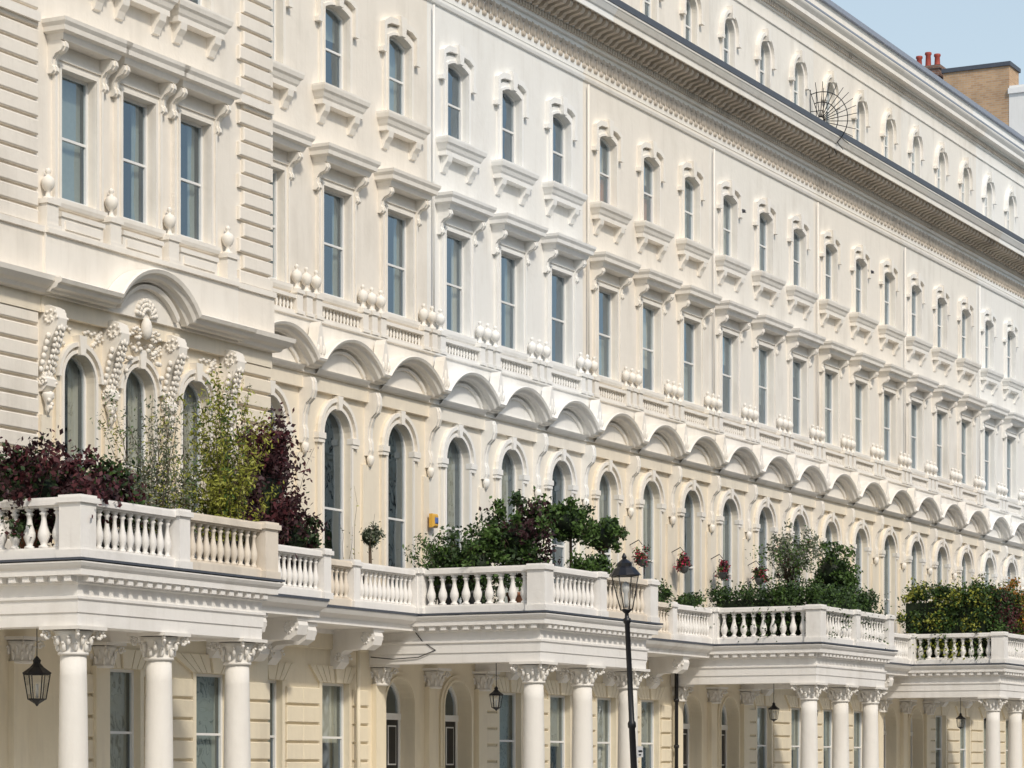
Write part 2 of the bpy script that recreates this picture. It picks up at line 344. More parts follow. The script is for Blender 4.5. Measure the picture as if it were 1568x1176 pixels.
def door_bay(mb,x0,x1,cx,y=0.0):
    hw=.62
    mb.wall(x0,x1,0,4.6,cx,hw,.6,3.05,.55,GROUND,depth=.35,y=y)
    mb.ring(cx,hw,.14,.6,3.05,.55,y,y-.05,GROUND); mb.ring(cx,hw+.003,.05,.6,3.05,.553,y-.049,y-.08,GROUND)
    yy=y+.3
    mb.box(cx-hw,cx+hw,yy-.04,yy+.06,2.72,2.86,FRAME)
    mb.ring(cx,hw-.08,.09,.6,3.05,.47,yy+.05,yy-.02,FRAME)
    o=mb.outline(cx,hw,2.86,3.05,.55)[::-1]; mb.add([(a,yy+.02,b) for a,b in o],[tuple(range(len(o)))],GLASS)
    mb.quad((cx-hw,yy+.5,2.7),(cx+hw,yy+.5,2.7),(cx+hw,yy+.5,3.8),(cx-hw,yy+.5,3.8),DARK)
    for sx in(-1,1):
        a,b=(cx-hw+.08,cx-.01) if sx<0 else (cx+.01,cx+hw-.08)
        mb.box(a,b,yy,yy+.05,.6,2.72,BLACK)
        mb.box(a+.09,b-.09,yy-.012,yy,1.75,2.6,FRAME); mb.box(a+.12,b-.12,yy-.02,yy-.012,1.78,2.57,BLACK)
        mb.box(a+.09,b-.09,yy-.015,yy,.8,1.5,BLACK)
    mb.box(cx-hw-.1,cx+hw+.1,y-1.0,y+.3,.42,.6,PORT)
def balconette(mb,cx,hw,T,y=0.0):
    mb.box(cx-hw,cx+hw,y-.17,y,10.712,10.77,T); mb.box(cx-hw,cx+hw,y-.19,y,11.01,11.08,T)
    n=int(2*hw/.13); w=2*hw/n
    for i in range(n): mb.lathe(cx-hw+(i+.5)*w,y-.1,[(r,10.77+z) for r,z in MINI],6,T)
def bay_mesh(pal,kind):
    U,C,T=pal['U'],pal['C'],pal['T']; mb=MB()
    if kind=='door': door_bay(mb,-H,H,0)
    else: ground_window(mb,-H,H,0)
    mb.wall(-H,H,4.6,9.3,0,.54,4.95,8.48,.54,C)
    mb.window(0,.54,4.95,8.48,.54,mid=7.0)
    mb.ring(0,.54,.22,4.95,8.48,.54,0,-.05,C); mb.ring(0,.543,.07,4.95,8.48,.543,-.049,-.085,T); mb.ring(0,.68,.083,8.48,8.48,.68,-.049,-.12,T)
    for sx in(-1,1):
        a,b=(.53,.82) if sx>0 else(-.82,-.53)
        mb.box(a,b,-.12,0.02,8.36,8.48,T); mb.box(a+.02,b-.02,-.1,0.01,8.28,8.36,T)
        c,d=(1.06,H) if sx>0 else (-H,-1.06)
        mb.box(c,d,-.055,0,4.95,8.0,C)
    mb.polyx([(-.06,8.99),(.06,8.99),(.1,9.28),(-.1,9.28)],-.15,0,T)
    mb.console(H-.0,.2,8.2,9.5,.32,T); mb.lathe(H,-.09,[(.03,7.98),(.06,8.04),(.085,8.12),(.07,8.2)],8,T)
    mb.box(-H,H,-.1,0.0,9.3,9.60,C)
    mb.box(-H,H,-.16,0.0,9.60,10.66,T)
    mb.strip(-H,H,[(.16,10.64),(.21,10.66),(.21,10.70),(0,10.71)],T)
    mb.strip(-1.04,1.04,[(.159,9.61),(.19,9.62),(.24,9.68),(.26,9.71),(.159,9.73)],T)
    mb.wavy(-H,H,0,1.10,.54,9.70,PEDPROF,T)
    mb.wavy(-.86,.86,0,.85,.38,9.75,[(0,.155),(0,.21),(.05,.23),(.08,.155)],T)
    pal_pts=[(H-.19,9.88),(H+.19,9.88),(H+.2,10.0),(H+.12,10.22),(H+.05,10.5),(H,10.6),(H-.05,10.5),(H-.12,10.22),(H-.2,10.0)]
    mb.polyx(pal_pts,-.46,-.22,T)
    for k in(-.11,0,.11): mb.blob((H+k,-.46,10.12-abs(k)*.8),(.035,.04,.2-abs(k)*.9),T,6,4)
    mb.wall(-H,H,10.66,14.6,0,.55,11.3,13.5,0,U); mb.window(0,.55,11.3,13.5,0)
    balconette(mb,0,.815,T)
    for px in(-.93,.93,H):
        w=.115
        mb.box(px-w,px+w,-.2,0,10.70,11.12,T)
        mb.box(px-w-.03,px+w+.03,-.23,0,10.711,10.78,T); mb.box(px-w-.03,px+w+.03,-.23,0.0,11.12,11.2,T)
        finial(mb,px,-.12,11.2,T,1.1)
    second_window(mb,0,.55,T)
    mb.wall(-H,H,14.6,20.06,0,.49,15.5,17.14,.12,U); mb.window(0,.49,15.5,17.14,.12)
    third_window(mb,0,.49,T)
    modillion_cornice(mb,-H,H,T)
    attic(mb,-H,H,0,U,T)
    return mb.mesh('bay_'+kind)
cache={}
def bay(pal,kind):
    k=(pal['U'].name,kind)
    if k not in cache: cache[k]=bay_mesh(pal,kind)
    return cache[k]
def add_curtains(mb,cx,hw,zb,zt,y,rs):
    t=rs.random()
    if t<.24:
        f=rs.choice([.2,.35,.5,.7,.97]); m=rs.choice([CURT,CURTG,CURTG])
        mb.quad((cx-hw,y,zt-(zt-zb)*f),(cx+hw,y,zt-(zt-zb)*f),(cx+hw,y,zt),(cx-hw,y,zt),m)
    elif t<.46:
        w=hw*rs.uniform(.25,.65); m=rs.choice([CURT,CURTG,CURTG])
        mb.drape(cx-hw-.05,cx-hw+w,y,zb,zt,m); mb.drape(cx+hw-w,cx+hw+.05,y,zb,zt,m)
    elif t<.54: mb.drape(cx-hw-.05,cx+hw+.05,y,zb,zt,CURT,.02,24)
    elif t<.64: mb.quad((cx-hw,y,zb),(cx+hw,y,zb),(cx+hw,y,zb+(zt-zb)*.47),(cx-hw,y,zb+(zt-zb)*.47),CURTG)
pals=[CREAM,WHITE,CREAM,IVORY,CREAM,IVORY,WHITE,CREAM,IVORY]
for h in range(9):
    root=empty('terraced_house',(X0+(3*h)*W,YF,0))
    rs=random.Random(40+h); cm=MB()
    for j in range(3):
        i=-1+3*h+j; kind='door' if (i%6) in (1,2) else 'win'
        obj('facade_bay',bay(pals[h],kind),root,((j-1)*W,0,0))
        cx=(j-1)*W
        add_curtains(cm,cx,.55,11.3,13.5,.30,rs); add_curtains(cm,cx,.49,15.5,17.28,.30,rs)
        r=rs.random()
        if r<.5: cm.drape(cx-.6,cx-.25,.34,4.95,9.0,CURT); cm.drape(cx+.27,cx+.6,.34,4.95,9.0,CURT)
        elif r<.65: cm.quad((cx-.55,.3,7.0),(cx+.55,.3,7.0),(cx+.55,.3,9.02),(cx-.55,.3,9.02),CURT)
        if rs.random()<.3: cm.quad((cx-.4,.3,20.7),(cx+.4,.3,20.7),(cx+.4,.3,22.0),(cx-.4,.3,22.0),CURT)
        if kind=='win':
            zb=2.2 if rs.random()<.5 else 1.2
            cm.quad((cx-.55,.28,zb),(cx+.55,.28,zb),(cx+.55,.28,3.45),(cx-.55,.28,3.45),CURTG if rs.random()<.4 else CURT)
        if h==2 and j<2: cm.quad((cx-.45,.27,15.5),(cx+.45,.27,15.5),(cx+.45,.27,16.3),(cx-.45,.27,16.3),CURTR)
    obj('curtains',cm.mesh('curtains'),root)
    sh=MB(); a,b=-1.5*W,1.5*W
    sh.box(a+.01,b-.01,2.2,12,0,24.2,pals[h]['U']); sh.quad((a,-.0,24.42),(b,-.0,24.42),(b,12,24.42),(a,12,24.42),SLATE)
    if h: sh.tube([(a+.16,-.08,11.2),(a+.16,-.08,18.3)],.024,.024,pals[h]['T'])
    obj('roof_and_party_wall',sh.mesh('roof_and_party_wall'),root)
# ---------------------------------------------------------------- pavilion
PX1=44.39; PXL=37.25; PC=40.05; PY=-0.85
root=empty('pavilion_house',(0,YF,0)); mb=MB(); U,C,T=CREAM['U'],CREAM['C'],CREAM['T']
XS=[PC-1.78,PC,PC+1.78]; bnd=[PXL,PC-.89,PC+.89,42.95]
for k,cx in enumerate(XS):
    a,b=bnd[k],bnd[k+1]
    mb.wall(a,b,4.6,9.3,cx,.45,4.95,8.3,.45,C,y=PY); mb.window(cx,.45,4.95,8.3,.45,y=PY+.13,mid=7.0)
    mb.ring(cx,.45,.19,4.95,8.3,.45,PY,PY-.06,C); mb.ring(cx,.453,.06,4.95,8.3,.453,PY-.059,PY-.1,T); mb.ring(cx,.57,.073,8.3,8.3,.57,PY-.059,PY-.13,T)
    mb.polyx([(cx-.07,8.72),(cx+.07,8.72),(cx+.11,9.05),(cx-.11,9.05)],PY-.16,PY,T)
    for sx in(-1,1):
        for q in range(6): mb.blob((cx+sx*(.40+.055*q),PY-.02,8.88+.06*q+.02*(q%2)),(.045,.05,.04),T,6,4)
        for q in range(4): mb.blob((cx+sx*(.22+.09*q),PY-.02,9.14+.03*(q%2)),(.045,.045,.035),T,6,4)
        for q in range(7): a_=q*.8; mb.blob((cx+sx*(.62+.1*(1-q*.1)*math.cos(a_)),PY-.02,9.08+.1*(1-q*.1)*math.sin(a_)),(.03,.05,.03),T,6,4)
    mb.wall(a,b,10.62,14.6,cx,.5,11.3,13.5,0,U,y=PY); mb.window(cx,.5,11.3,13.5,0,y=PY+.13)
    second_window(mb,cx,.5,T,y=PY,hood=.80)
    mb.wall(a,b,14.6,20.06,cx,.47,15.5,17.14,.12,U,y=PY); mb.window(cx,.47,15.5,17.14,.12,y=PY+.13); third_window(mb,cx,.47,T,y=PY,sw=.76)
    attic(mb,a,b,cx,U,T,y=PY)
for x in [PXL+.1,PC-.89,PC+.89,42.85]:
    c=lambda p:[( -PY+o,z) for o,z in p]
    mb.prism(x-.13,x+.13,c([(0,7.98),(.08,8.0),(.17,8.08),(.17,8.2),(.08,8.3),(.09,8.5),(.17,8.72),(.29,8.9),(.38,9.05),(.40,9.2),(.35,9.36),(.22,9.42),(0,9.42)]),T)
    for sx in(-1,1):
        for zz,oo,r in((9.2,.24,.15),(8.14,.08,.085)):
            for q in range(11):
                a=q*.7; rr=r*(1-q*.08); mb.blob((x+sx*.14,PY-oo-rr*math.cos(a),zz+rr*math.sin(a)),(.03,.03,.03),T,6,4)
        for q in range(6): mb.blob((x+sx*.17,PY-.08-.03*q,8.35+.11*q),(.045,.05,.06),T,6,4)
    for q in range(9):
        t=q/8; z=9.05-.75*t; o=.38-.26*t
        mb.blob((x,PY-o,z),(.03,.035,.06),T,6,4)
        for sx in(-1,1): mb.blob((x+sx*(.065+.02*math.sin(t*9)),PY-o+.01,z-.02),(.035,.035,.045),T,6,4)
    mb.lathe(x,PY-.1,[(.02,7.62),(.05,7.7),(.05,7.78),(.08,7.86),(.11,7.93),(.1,7.98)],8,T)
    for q in range(5): mb.blob((x+.05*math.sin(q*2.4),PY-.16,7.72+.06*q),(.035,.035,.04),T,6,4)
    mb.box(x-.14,x+.14,PY-.07,PY,4.95,7.6,C)
mb.box(PXL-.1,43.05,PY-.12,PY,9.3,9.58,C); mb.box(PXL-.1,43.05,PY-.2,PY,9.58,10.62,T)
def yoff(prof,y): return [(n,o-y) for n,o in prof]
mb.wavy(PXL-.16,43.1,PC,1.1,.6,9.62,yoff([(n*1.25,o+.06) for n,o in PEDPROF],PY),T)
mb.wavy(PC-.9,PC+.9,PC,.85,.45,9.66,yoff([(0,.19),(0,.3),(.07,.33),(.1,.19)],PY),T)
for q in range(9):
    t=math.pi*(q+.5)/9
    for rr in(.14,.22,.29): mb.blob((PC+rr*math.cos(t),PY-.24+rr*.1,9.62+rr*math.sin(t)),(.03+rr*.08,.06,.03+rr*.08),T,6,4)
mb.blob((PC,PY-.22,9.42),(.12,.1,.2),T,10,7)
for sx in(-1,1):
    for q in range(8):
        a=q*.7; rr=.15-.014*q; mb.blob((PC+sx*(.27+rr*math.cos(a)),PY-.2,9.28+rr*math.sin(a)),(.035,.06,.035),T,6,4)
    for q in range(7): mb.blob((PC+sx*(.12+.07*q),PY-.17,9.05-.02*q*q*.6+.1*(q%2)),(.05,.05,.045),T,6,4)
mb.box(PXL-.1,43.05,PY-.26,PY,10.621,10.70,T)
for k,cx in enumerate(XS): mb.box(cx-.6,cx+.6,PY-.14,PY,10.7,10.98,T); mb.box(cx-.62,cx+.62,PY-.17,PY,10.98,11.06,T); mb.box(cx-.5,cx+.5,PY-.165,PY-.139,10.78,10.92,T)
for x in [PXL+.1,PC-.89,PC+.89,42.85]:
    mb.box(x-.16,x+.16,PY-.2,PY,10.7,11.12,T); mb.box(x-.19,x+.19,PY-.23,PY,11.12,11.2,T); mb.box(x-.19,x+.19,PY-.23,PY,10.701,10.78,T)
    finial(mb,x,PY-.1,11.2,T,1.15)
def rust(x0,x1,z0,z1,pitch,alt=0,right=False,mat=U):
    z=z0;i=0
    while z<z1-.05:
        zt=min(z+pitch-.05,z1); e=alt*(i%2)
        mb.cbox(x0+(e if right else 0),x1-(0 if right else e),PY-.08,PY,z,zt,mat,.02); z+=pitch;i+=1
mb.quad((20,PY,4.6),(PXL,PY,4.6),(PXL,PY,20.06),(20,PY,20.06),U); mb.quad((42.95,PY,4.6),(PX1,PY,4.6),(PX1,PY,20.06),(42.95,PY,20.06),U)
rust(20,PXL-.12,4.9,9.3,.3); rust(20,PXL-.12,10.75,18.2,.3,)
rust(43.3,PX1,4.9,9.3,.3,.14,True,C); rust(43.3,PX1,10.75,18.2,.3,.14,True)
mb.quad((PX1,PY,0),(PX1,0,0),(PX1,0,24.4),(PX1,PY,24.4),U)
z=10.75
while z<18.2: mb.box(PX1,PX1+.07,PY-.07,-.0,z,z+.25,U); z+=.3
for a,b in((20,PXL-.1),(43.05,PX1)):
    mb.box(a,b,PY-.1,PY,9.3,9.58,C); mb.ubelt(a if a==20 else 43.1,b,.16,[(-.02,9.58),(.08,9.6),(.12,9.66),(.2,9.7),(.28,9.78),(.3,9.86),(-.1,9.87)],T,yb=PY)
    mb.box(a,b,PY-.15,PY,9.87,10.62,U); mb.box(a,b,PY-.2,PY,10.62,10.72,T)
mb.box(43.25,PX1-.0,PY-.14,PY,14.12,14.28,T); mb.box(20,PXL-.15,PY-.14,PY,14.12,14.28,T)
modillion_cornice(mb,20,PX1+.0,T,y=PY)
mb.quad((20,PY,20.06),(PXL,PY,20.06),(PXL,PY,24.4),(20,PY,24.4),U); mb.quad((42.95,PY,20.06),(PX1,PY,20.06),(PX1,PY,24.4),(42.95,PY,24.4),U)
mb.box(20,PX1-.02,1.6,12,0,24.3,U); mb.quad((20,PY,24.4),(PX1,PY,24.4),(PX1,12,24.4),(20,12,24.4),SLATE)
mb2=MB()
ground_window(mb2,38.4,40.95,39.6,y=PY); ground_window(mb2,40.95,PX1,42.45,y=PY)
door_bay(mb2,33.5,36.4,35.2,y=PY); mb2.quad((36.4,PY,0),(38.4,PY,0),(38.4,PY,4.6),(36.4,PY,4.6),GROUND)
ground_window(mb2,30.5,33.5,32,y=PY); mb2.quad((20,PY,0),(30.5,PY,0),(30.5,PY,4.6),(20,PY,4.6),GROUND)
obj('facade',mb.mesh('pavilion_facade'),root); obj('ground_floor',mb2.mesh('pavilion_ground'),root)
cm=MB()
for k,cx in enumerate(XS):
    if k==0: cm.quad((cx-.5,PY+.28,11.3),(cx+.5,PY+.28,11.3),(cx+.5,PY+.28,13.5),(cx-.5,PY+.28,13.5),CURTG)
    else: cm.drape(cx-.5,cx-.25,PY+.3,11.3,13.5,CURTG); cm.drape(cx+.28,cx+.5,PY+.3,11.3,13.5,CURTG)
    cm.drape(cx-.5,cx-.15,PY+.32,4.95,8.8,CURT); cm.drape(cx+.2,cx+.5,PY+.32,4.95,8.8,CURT)
cm.quad((39.05,PY+.28,1.2),(40.15,PY+.28,1.2),(40.15,PY+.28,3.4),(39.05,PY+.28,3.4),CURT); cm.quad((41.9,PY+.28,1.2),(43.0,PY+.28,1.2),(43.0,PY+.28,3.4),(41.9,PY+.28,3.4),CURTG)
obj('curtains',cm.mesh('pav_curtains'),root)
# ---------------------------------------------------------------- balustrades / porticos / balconies
BAL=[(.06,0),(.06,.03),(.035,.05),(.045,.09),(.07,.17),(.068,.24),(.04,.36),(.03,.44),(.033,.5),(.055,.53),(.03,.56),(.055,.58),(.055,.61)]
def bal(mb,x,y,z0,h,mat,k=1.0):
    s=h/.61; mb.lathe(x,y,[(r*k,z0+z*s) for r,z in BAL],8,mat)
def bal_run(mb,ax,a0,a1,c,zb,zt,mat,sp=.19,k=1.0):
    lo,hi=min(a0,a1),max(a0,a1)
    def bx(t,z0,z1,m=mat):
        if ax=='x': mb.box(lo,hi,c-t,c+t,z0,z1,m)
        else: mb.box(c-t,c+t,lo,hi,z0,z1,m)
    bx(.10,zb,zb+.14); bx(.075,zb+.14,zb+.17); bx(.075,zt-.15,zt-.12); bx(.12,zt-.12,zt-.03); bx(.10,zt-.03,zt)
    n=max(1,int((hi-lo)/sp)); w=(hi-lo)/n
    for i in range(n):
        p=lo+(i+.5)*w
        if ax=='x': bal(mb,p,c,zb+.17,zt-.15-zb-.17,mat,k)
        else: bal(mb,c,p,zb+.17,zt-.15-zb-.17,mat,k)
def ped(mb,x,y,zb,zt,mat,w=.2,wy=None):
    wy=wy or w
    mb.box(x-w,x+w,y-wy,y+wy,zb,zt-.1,mat); mb.box(x-w-.03,x+w+.03,y-wy-.03,y+wy+.03,zb-.0,zb+.12,mat)
    mb.box(x-w-.04,x+w+.04,y-wy-.04,y+wy+.04,zt-.1,zt-.02,mat); mb.box(x-w-.01,x+w+.01,y-wy-.01,y+wy+.01,zt-.02,zt+.02,mat)
def capital(mb,x,y,z0,z1,r,mat):
    h=z1-z0
    mb.lathe(x,y,[(r,z0-.06),(r+.03,z0-.05),(r+.03,z0-.02),(r,z0),(r*1.02,z0+h*.2),(r*1.2,z0+h*.6),(r*1.5,z0+h*.82)],16,mat)
    for k in range(8):
        a=2*math.pi*k/8
        for zz,rr,s in((.18,1.12,1),(.42,1.3,.9)):
            aa=a+(0.39 if zz>.3 else 0); mb.blob((x+r*rr*math.cos(aa),y+r*rr*math.sin(aa),z0+h*zz),(r*.2*s,r*.2*s,h*.2),mat,6,5)
            mb.blob((x+r*(rr+.16)*math.cos(aa),y+r*(rr+.16)*math.sin(aa),z0+h*(zz+.15)),(r*.14,r*.14,h*.06),mat,6,4)
    for sx in(-1,1):
        for sy in(-1,1):
            for q in range(9):
                t=q*.8; rr=r*.38*(1-q*.09); d=1.36*r+.7*rr*math.cos(t)*.9
                mb.blob((x+sx*d,y+sy*d,z0+h*.64+rr*math.sin(t)*1.1),(r*.14,r*.14,r*.14),mat,6,4)
    mb.box(x-r*1.75,x+r*1.75,y-r*1.75,y+r*1.75,z0+h*.86,z1,mat)
def column(mb,x,y,z0,z1,r,mat):
    zc=z1-.38
    n=8; pr=[(r*1.35,z0),(r*1.35,z0+.08),(r*1.2,z0+.1),(r*1.28,z0+.16),(r*1.2,z0+.22),(r*1.05,z0+.25)]
    for i in range(n+1): t=i/n; pr.append((r*(1.0-.14*t**1.6),z0+.27+(zc-z0-.33)*t))
    mb.lathe(x,y,pr,24,mat); capital(mb,x,y,zc,z1,r*.9,mat)
ENT=[(-.0,3.85),(0,3.85),(0,4.05),(.02,4.055),(.02,4.24),(.05,4.26),(.05,4.30),(.0,4.31),(.0,4.48),(.04,4.50),(.05,4.60),(.2,4.61),(.2,4.70),(.24,4.74),(.27,4.79),(.27,4.81),(-.2,4.82)]
def portico(px,py_front=24.6,L=5.6,matfront=PORTC,yb=None,mix=False):
    root=empty('portico',(px,YF,0)); mb=MB(); D=YF-py_front
    yw=yb if yb is not None else 0.0
    ins=.2
    mb.ubelt(ins,L-ins,D-ins+yw,ENT,PORT,yb=yw,cap=False)
    mb.quad((ins+.45,-D+ins+.45,4.3),(L-ins-.45,-D+ins+.45,4.3),(L-ins-.45,yw,4.3),(ins+.45,yw,4.3),PORT)
    for a,b,c,d in((ins,L-ins,-D+ins,-D+ins+.45),(ins,ins+.45,-D+ins+.45,yw),(L-ins-.45,L-ins,-D+ins+.45,yw)):
        mb.quad((a,c,3.85),(b,c,3.85),(b,d,3.85),(a,d,3.85),PORT)
    mb.quad((ins+.45,-D+ins+.45,3.85),(L-ins-.45,-D+ins+.45,3.85),(L-ins-.45,-D+ins+.45,4.3),(ins+.45,-D+ins+.45,4.3),PORT)
    for x in(ins+.45,L-ins-.45): mb.quad((x,-D+ins+.45,3.85),(x,yw,3.85),(x,yw,4.3),(x,-D+ins+.45,4.3),PORT)
    mb.quad((ins-.1,-D+ins-.1,4.825),(L-ins+.1,-D+ins-.1,4.825),(L-ins+.1,yw,4.825),(ins-.1,yw,4.825),LEAD)
    x=ins+.05
    while x<L-ins-.05: mb.box(x,x+.13,-D+ins-.17,-D+ins-.03,4.52,4.605,PORT); x+=.26
    y=-D+ins
    while y<yw-.9:
        mb.box(ins-.17,ins-.03,y,y+.13,4.52,4.605,PORT); mb.box(L-ins+.03,L-ins+.17,y,y+.13,4.52,4.605,PORT); y+=.26
    mb.ubelt(ins,L-ins,D-ins+yw,[(.1,4.828),(.285,4.828),(.285,4.865),(.1,4.87)],LEAD,yb=yw,cap=False)
    zb,zt=4.87,5.8
    f=-D+.17
    P=[.2,L/2,L-.2]
    for i,x in enumerate(P): ped(mb,x,f+.03,zb,zt,PORT if i<2 else (PORTC if mix else PORT),.2 if i!=1 else .15,.2)
    bal_run(mb,'x',P[0]+.2,P[1]-.15,f,zb,zt,PORT); bal_run(mb,'x',P[1]+.15,P[2]-.2,f,zb,zt,matfront)
    for xx in (.17,L-.17):
        ped(mb,xx,-1.15,zb,zt,PORT,.17,.22)
        bal_run(mb,'y',-D+.4,-1.37,xx,zb,zt,PORT,.26,1.35)
    zc=3.85
    for x in (.5,L/2,L-.5): column(mb,x,-D+.5,.5,zc,.235,COLM)
    for x in (.5,L/2,L-.5):
        mb.box(x-.2,x+.2,yw-.12,yw,.5,zc-.4,GROUND); capital(mb,x,yw-.1,zc-.38,zc,.17,COLM)
    mb.box(0,L,-D+.1,yw,.3,.5,PORT); mb.box(-.1,L+.1,-D-.2,yw,.15,.3,PORT)
    obj('structure',mb.mesh('portico_structure'),root)
    return root
XP=[33.8,49.5,65.14,80.78,96.4]
for k,px in enumerate(XP): portico(px,yb=(PY if k==0 else None),mix=(k==0),matfront=(PORTC if k in(0,1) else PORT))
def balcony(x0,x1,yf,y_wall,consoles,name='balcony',mat=PORT,end_r=False):
    root=empty(name,(0,YF,0)); mb=MB(); d=y_wall-(yf-YF)
    mb.strip(x0,x1,[(-y_wall,4.4),(-y_wall+.1,4.42),(-y_wall+.12,4.5),(-(yf-YF)-.2,4.52),(-(yf-YF)-.2,4.64),(-(yf-YF)-.05,4.72),(-(yf-YF),4.8),(-(yf-YF),4.82),(-y_wall,4.82)],mat,caps=True)
    mb.box(x0,x1,yf-YF-.02,y_wall-.02,4.821,4.87,LEAD)
    L=x1-x0; n=max(1,round(L/2.6)); w=L/n; c=yf-YF+.16
    for i in range(n+1):
        if i<n: bal_run(mb,'x',x0+i*w+.13,x0+(i+1)*w-.13,c,4.87,5.78,mat if i%2 else PORTC,.175)
        ped(mb,x0+i*w,c,4.87,5.8,mat,.13,.14)
    if end_r: bal_run(mb,'y',c+.14,y_wall-.1,x1-.1,4.87,5.78,mat)
    o=-y_wall
    for x in consoles:
        pr=[(o,3.70),(o+.12,3.71),(o+.24,3.84),(o+.22,4.0),(o+.34,4.08),(o+.6,4.10),(o+d-.46,4.08),(o+d-.3,4.18),(o+d-.25,4.36),(o+d-.3,4.5),(o,4.5)]
        mb.prism(x-.17,x+.17,pr,PORT)
        for sx in(-1,1):
            for cy,cz,r in((o+d-.46,4.30,.17),(o+.18,3.92,.11)):
                for q in range(11):
                    a=q*.7; rr=r*(1-q*.08); mb.blob((x+sx*.175,-(cy+rr*math.cos(a)),cz+rr*math.sin(a)),(.025,.032,.032),PORT,6,4)
        mb.box(x-.21,x+.21,-(o+d-.26),-o-.0,4.45,4.515,PORT)
    obj('structure',mb.mesh('balcony_structure'),root)
balcony(39.4,44.39,26.6,PY,[42.45,43.9],mat=PORT,end_r=True)
bc=lambda a,b:[X0+W*i for i in range(-1,30) if a+.2<X0+W*i<b-.2]
balcony(44.45,49.6,27.5,0,bc(44.45,49.6))
for k in(1,2,3): balcony(XP[k]+5.5,XP[k+1]+.1,27.5,0,bc(XP[k]+5.5,XP[k+1]+.1))
# ---------------------------------------------------------------- brick stacks on roof
root=empty('chimney_stack',(97.5,YF,0)); mb=MB()
BR=brick('yellow_stock_brick',(0.56,0.36,0.20),(0.43,0.26,0.14),(0.46,0.40,0.32)); BR2=brick('brown_brick',(0.26,0.14,0.09),(0.18,0.09,0.06),(0.25,0.22,0.2))
POT=plain('terracotta_pot',(0.34,0.06,0.04),0.7)
mb.box(0,1.2,.7,3.2,23.8,27.35,BR); mb.box(-.06,1.26,.64,3.26,27.35,27.5,LEAD)
mb.box(-.02,1.3,.0,.7,23.8,26.6,WHITE['U']); mb.box(-.1,1.4,-.1,.72,26.3,26.5,WHITE['T'])
mb.box(.1,1.0,3.4,4.5,23.8,27.6,BR2); mb.box(.04,1.06,3.34,4.56,27.6,27.72,BR2)
for i,yy in enumerate((3.6,3.95,4.3)): mb.lathe(.5,yy,[(.12,27.72),(.14,27.75),(.11,27.8),(.095,28.1+.1*(i%2)),(.13,28.15+.1*(i%2)),(.12,28.22+.1*(i%2))],10,POT)
mb.box(.1,1.0,4.56,5.6,23.8,27.45,BR2)
for i,yy in enumerate((4.8,5.2)): mb.lathe(.3,yy,[(.12,27.4),(.1,27.9),(.13,27.95),(.12,28.02)],10,POT)
obj('structure',mb.mesh('chimneys'),root)
# ---------------------------------------------------------------- fan spike guard
root=empty('fan_spike_guard',(75.3,28.45,20.55)); mb=MB()
for i in range(17):
    a=math.radians(-75+11.5*i); mb.tube([(0,-.12*math.cos(a),.12*math.sin(a)),(0,-1.15*math.cos(a),1.15*math.sin(a))],.014,.01,IRON,5)
for r in(.12,.55,.85): mb.tube([(0,-r*math.cos(math.radians(-75+i*8)),r*math.sin(math.radians(-75+i*8))) for i in range(24)],.014,.014,IRON,5)
for yy in(.3,.12,-.1): mb.tube([(0,yy,-.4),(0,yy,.95)],.014,.01,IRON,5)
mb.tube([(0,.3,.3),(0,-.1,.3)],.012,.012,IRON,5)
obj('spikes',mb.mesh('spikes'),root)
# ---------------------------------------------------------------- street lamp
def frustum_lantern(mb,z0,z1,r0,r1,n,mat,glass):
    for k in range(n):
        a=2*math.pi*k/n; b=2*math.pi*(k+1)/n
        p=[(r0*math.cos(a),r0*math.sin(a),z0),(r0*math.cos(b),r0*math.sin(b),z0),(r1*math.cos(b),r1*math.sin(b),z1),(r1*math.cos(a),r1*math.sin(a),z1)]
        mb.quad(*p,glass); mb.tube([p[0],p[3]],.009,.009,mat,5); mb.tube([p[0],p[1]],.009,.009,mat,5); mb.tube([p[3],p[2]],.012,.012,mat,5)
CLR=glassmat('lantern_glass',0.0,(1,1,1,1),.05,.5)
CLR.node_tree.nodes['Transparent BSDF'].inputs['Color'].default_value=(.96,.96,.95,1)
root=empty('street_lamp',(38.3,17.42,0)); root.rotation_euler=(-.041,-.021,0); mb=MB()
mb.lathe(0,0,[(.16,0),(.16,.5),(.12,.6),(.1,.9),(.075,1.0),(.07,1.1),(.055,1.15),(.05,2.3),(.065,2.32),(.065,2.38),(.045,2.42),(.04,3.9),(.06,3.93),(.06,3.98),(.035,4.0),(.03,4.06),(.07,4.1),(.09,4.12)],14,BLACK)
frustum_lantern(mb,4.12,4.64,.10,.225,4,BLACK,CLR)
mb.lathe(0,0,[(.25,4.64),(.23,4.67),(.17,4.75),(.12,4.78),(.12,4.83),(.07,4.87),(.03,4.90),(.04,4.93),(.01,4.99)],12,BLACK,False)
mb.lathe(0,0,[(.03,4.15),(.04,4.25),(.035,4.37),(.06,4.41),(.06,4.51),(.02,4.55)],8,FRAME)
mb.box(.0,.2,-.075,-.06,1.85,2.02,plain('sign_white',(.7,.7,.7),.5)); mb.box(.03,.17,-.079,-.076,1.93,1.96,BLACK); mb.box(.03,.12,-.079,-.076,1.88,1.9,BLACK)
obj('post_and_lantern',mb.mesh('street_lamp'),root)
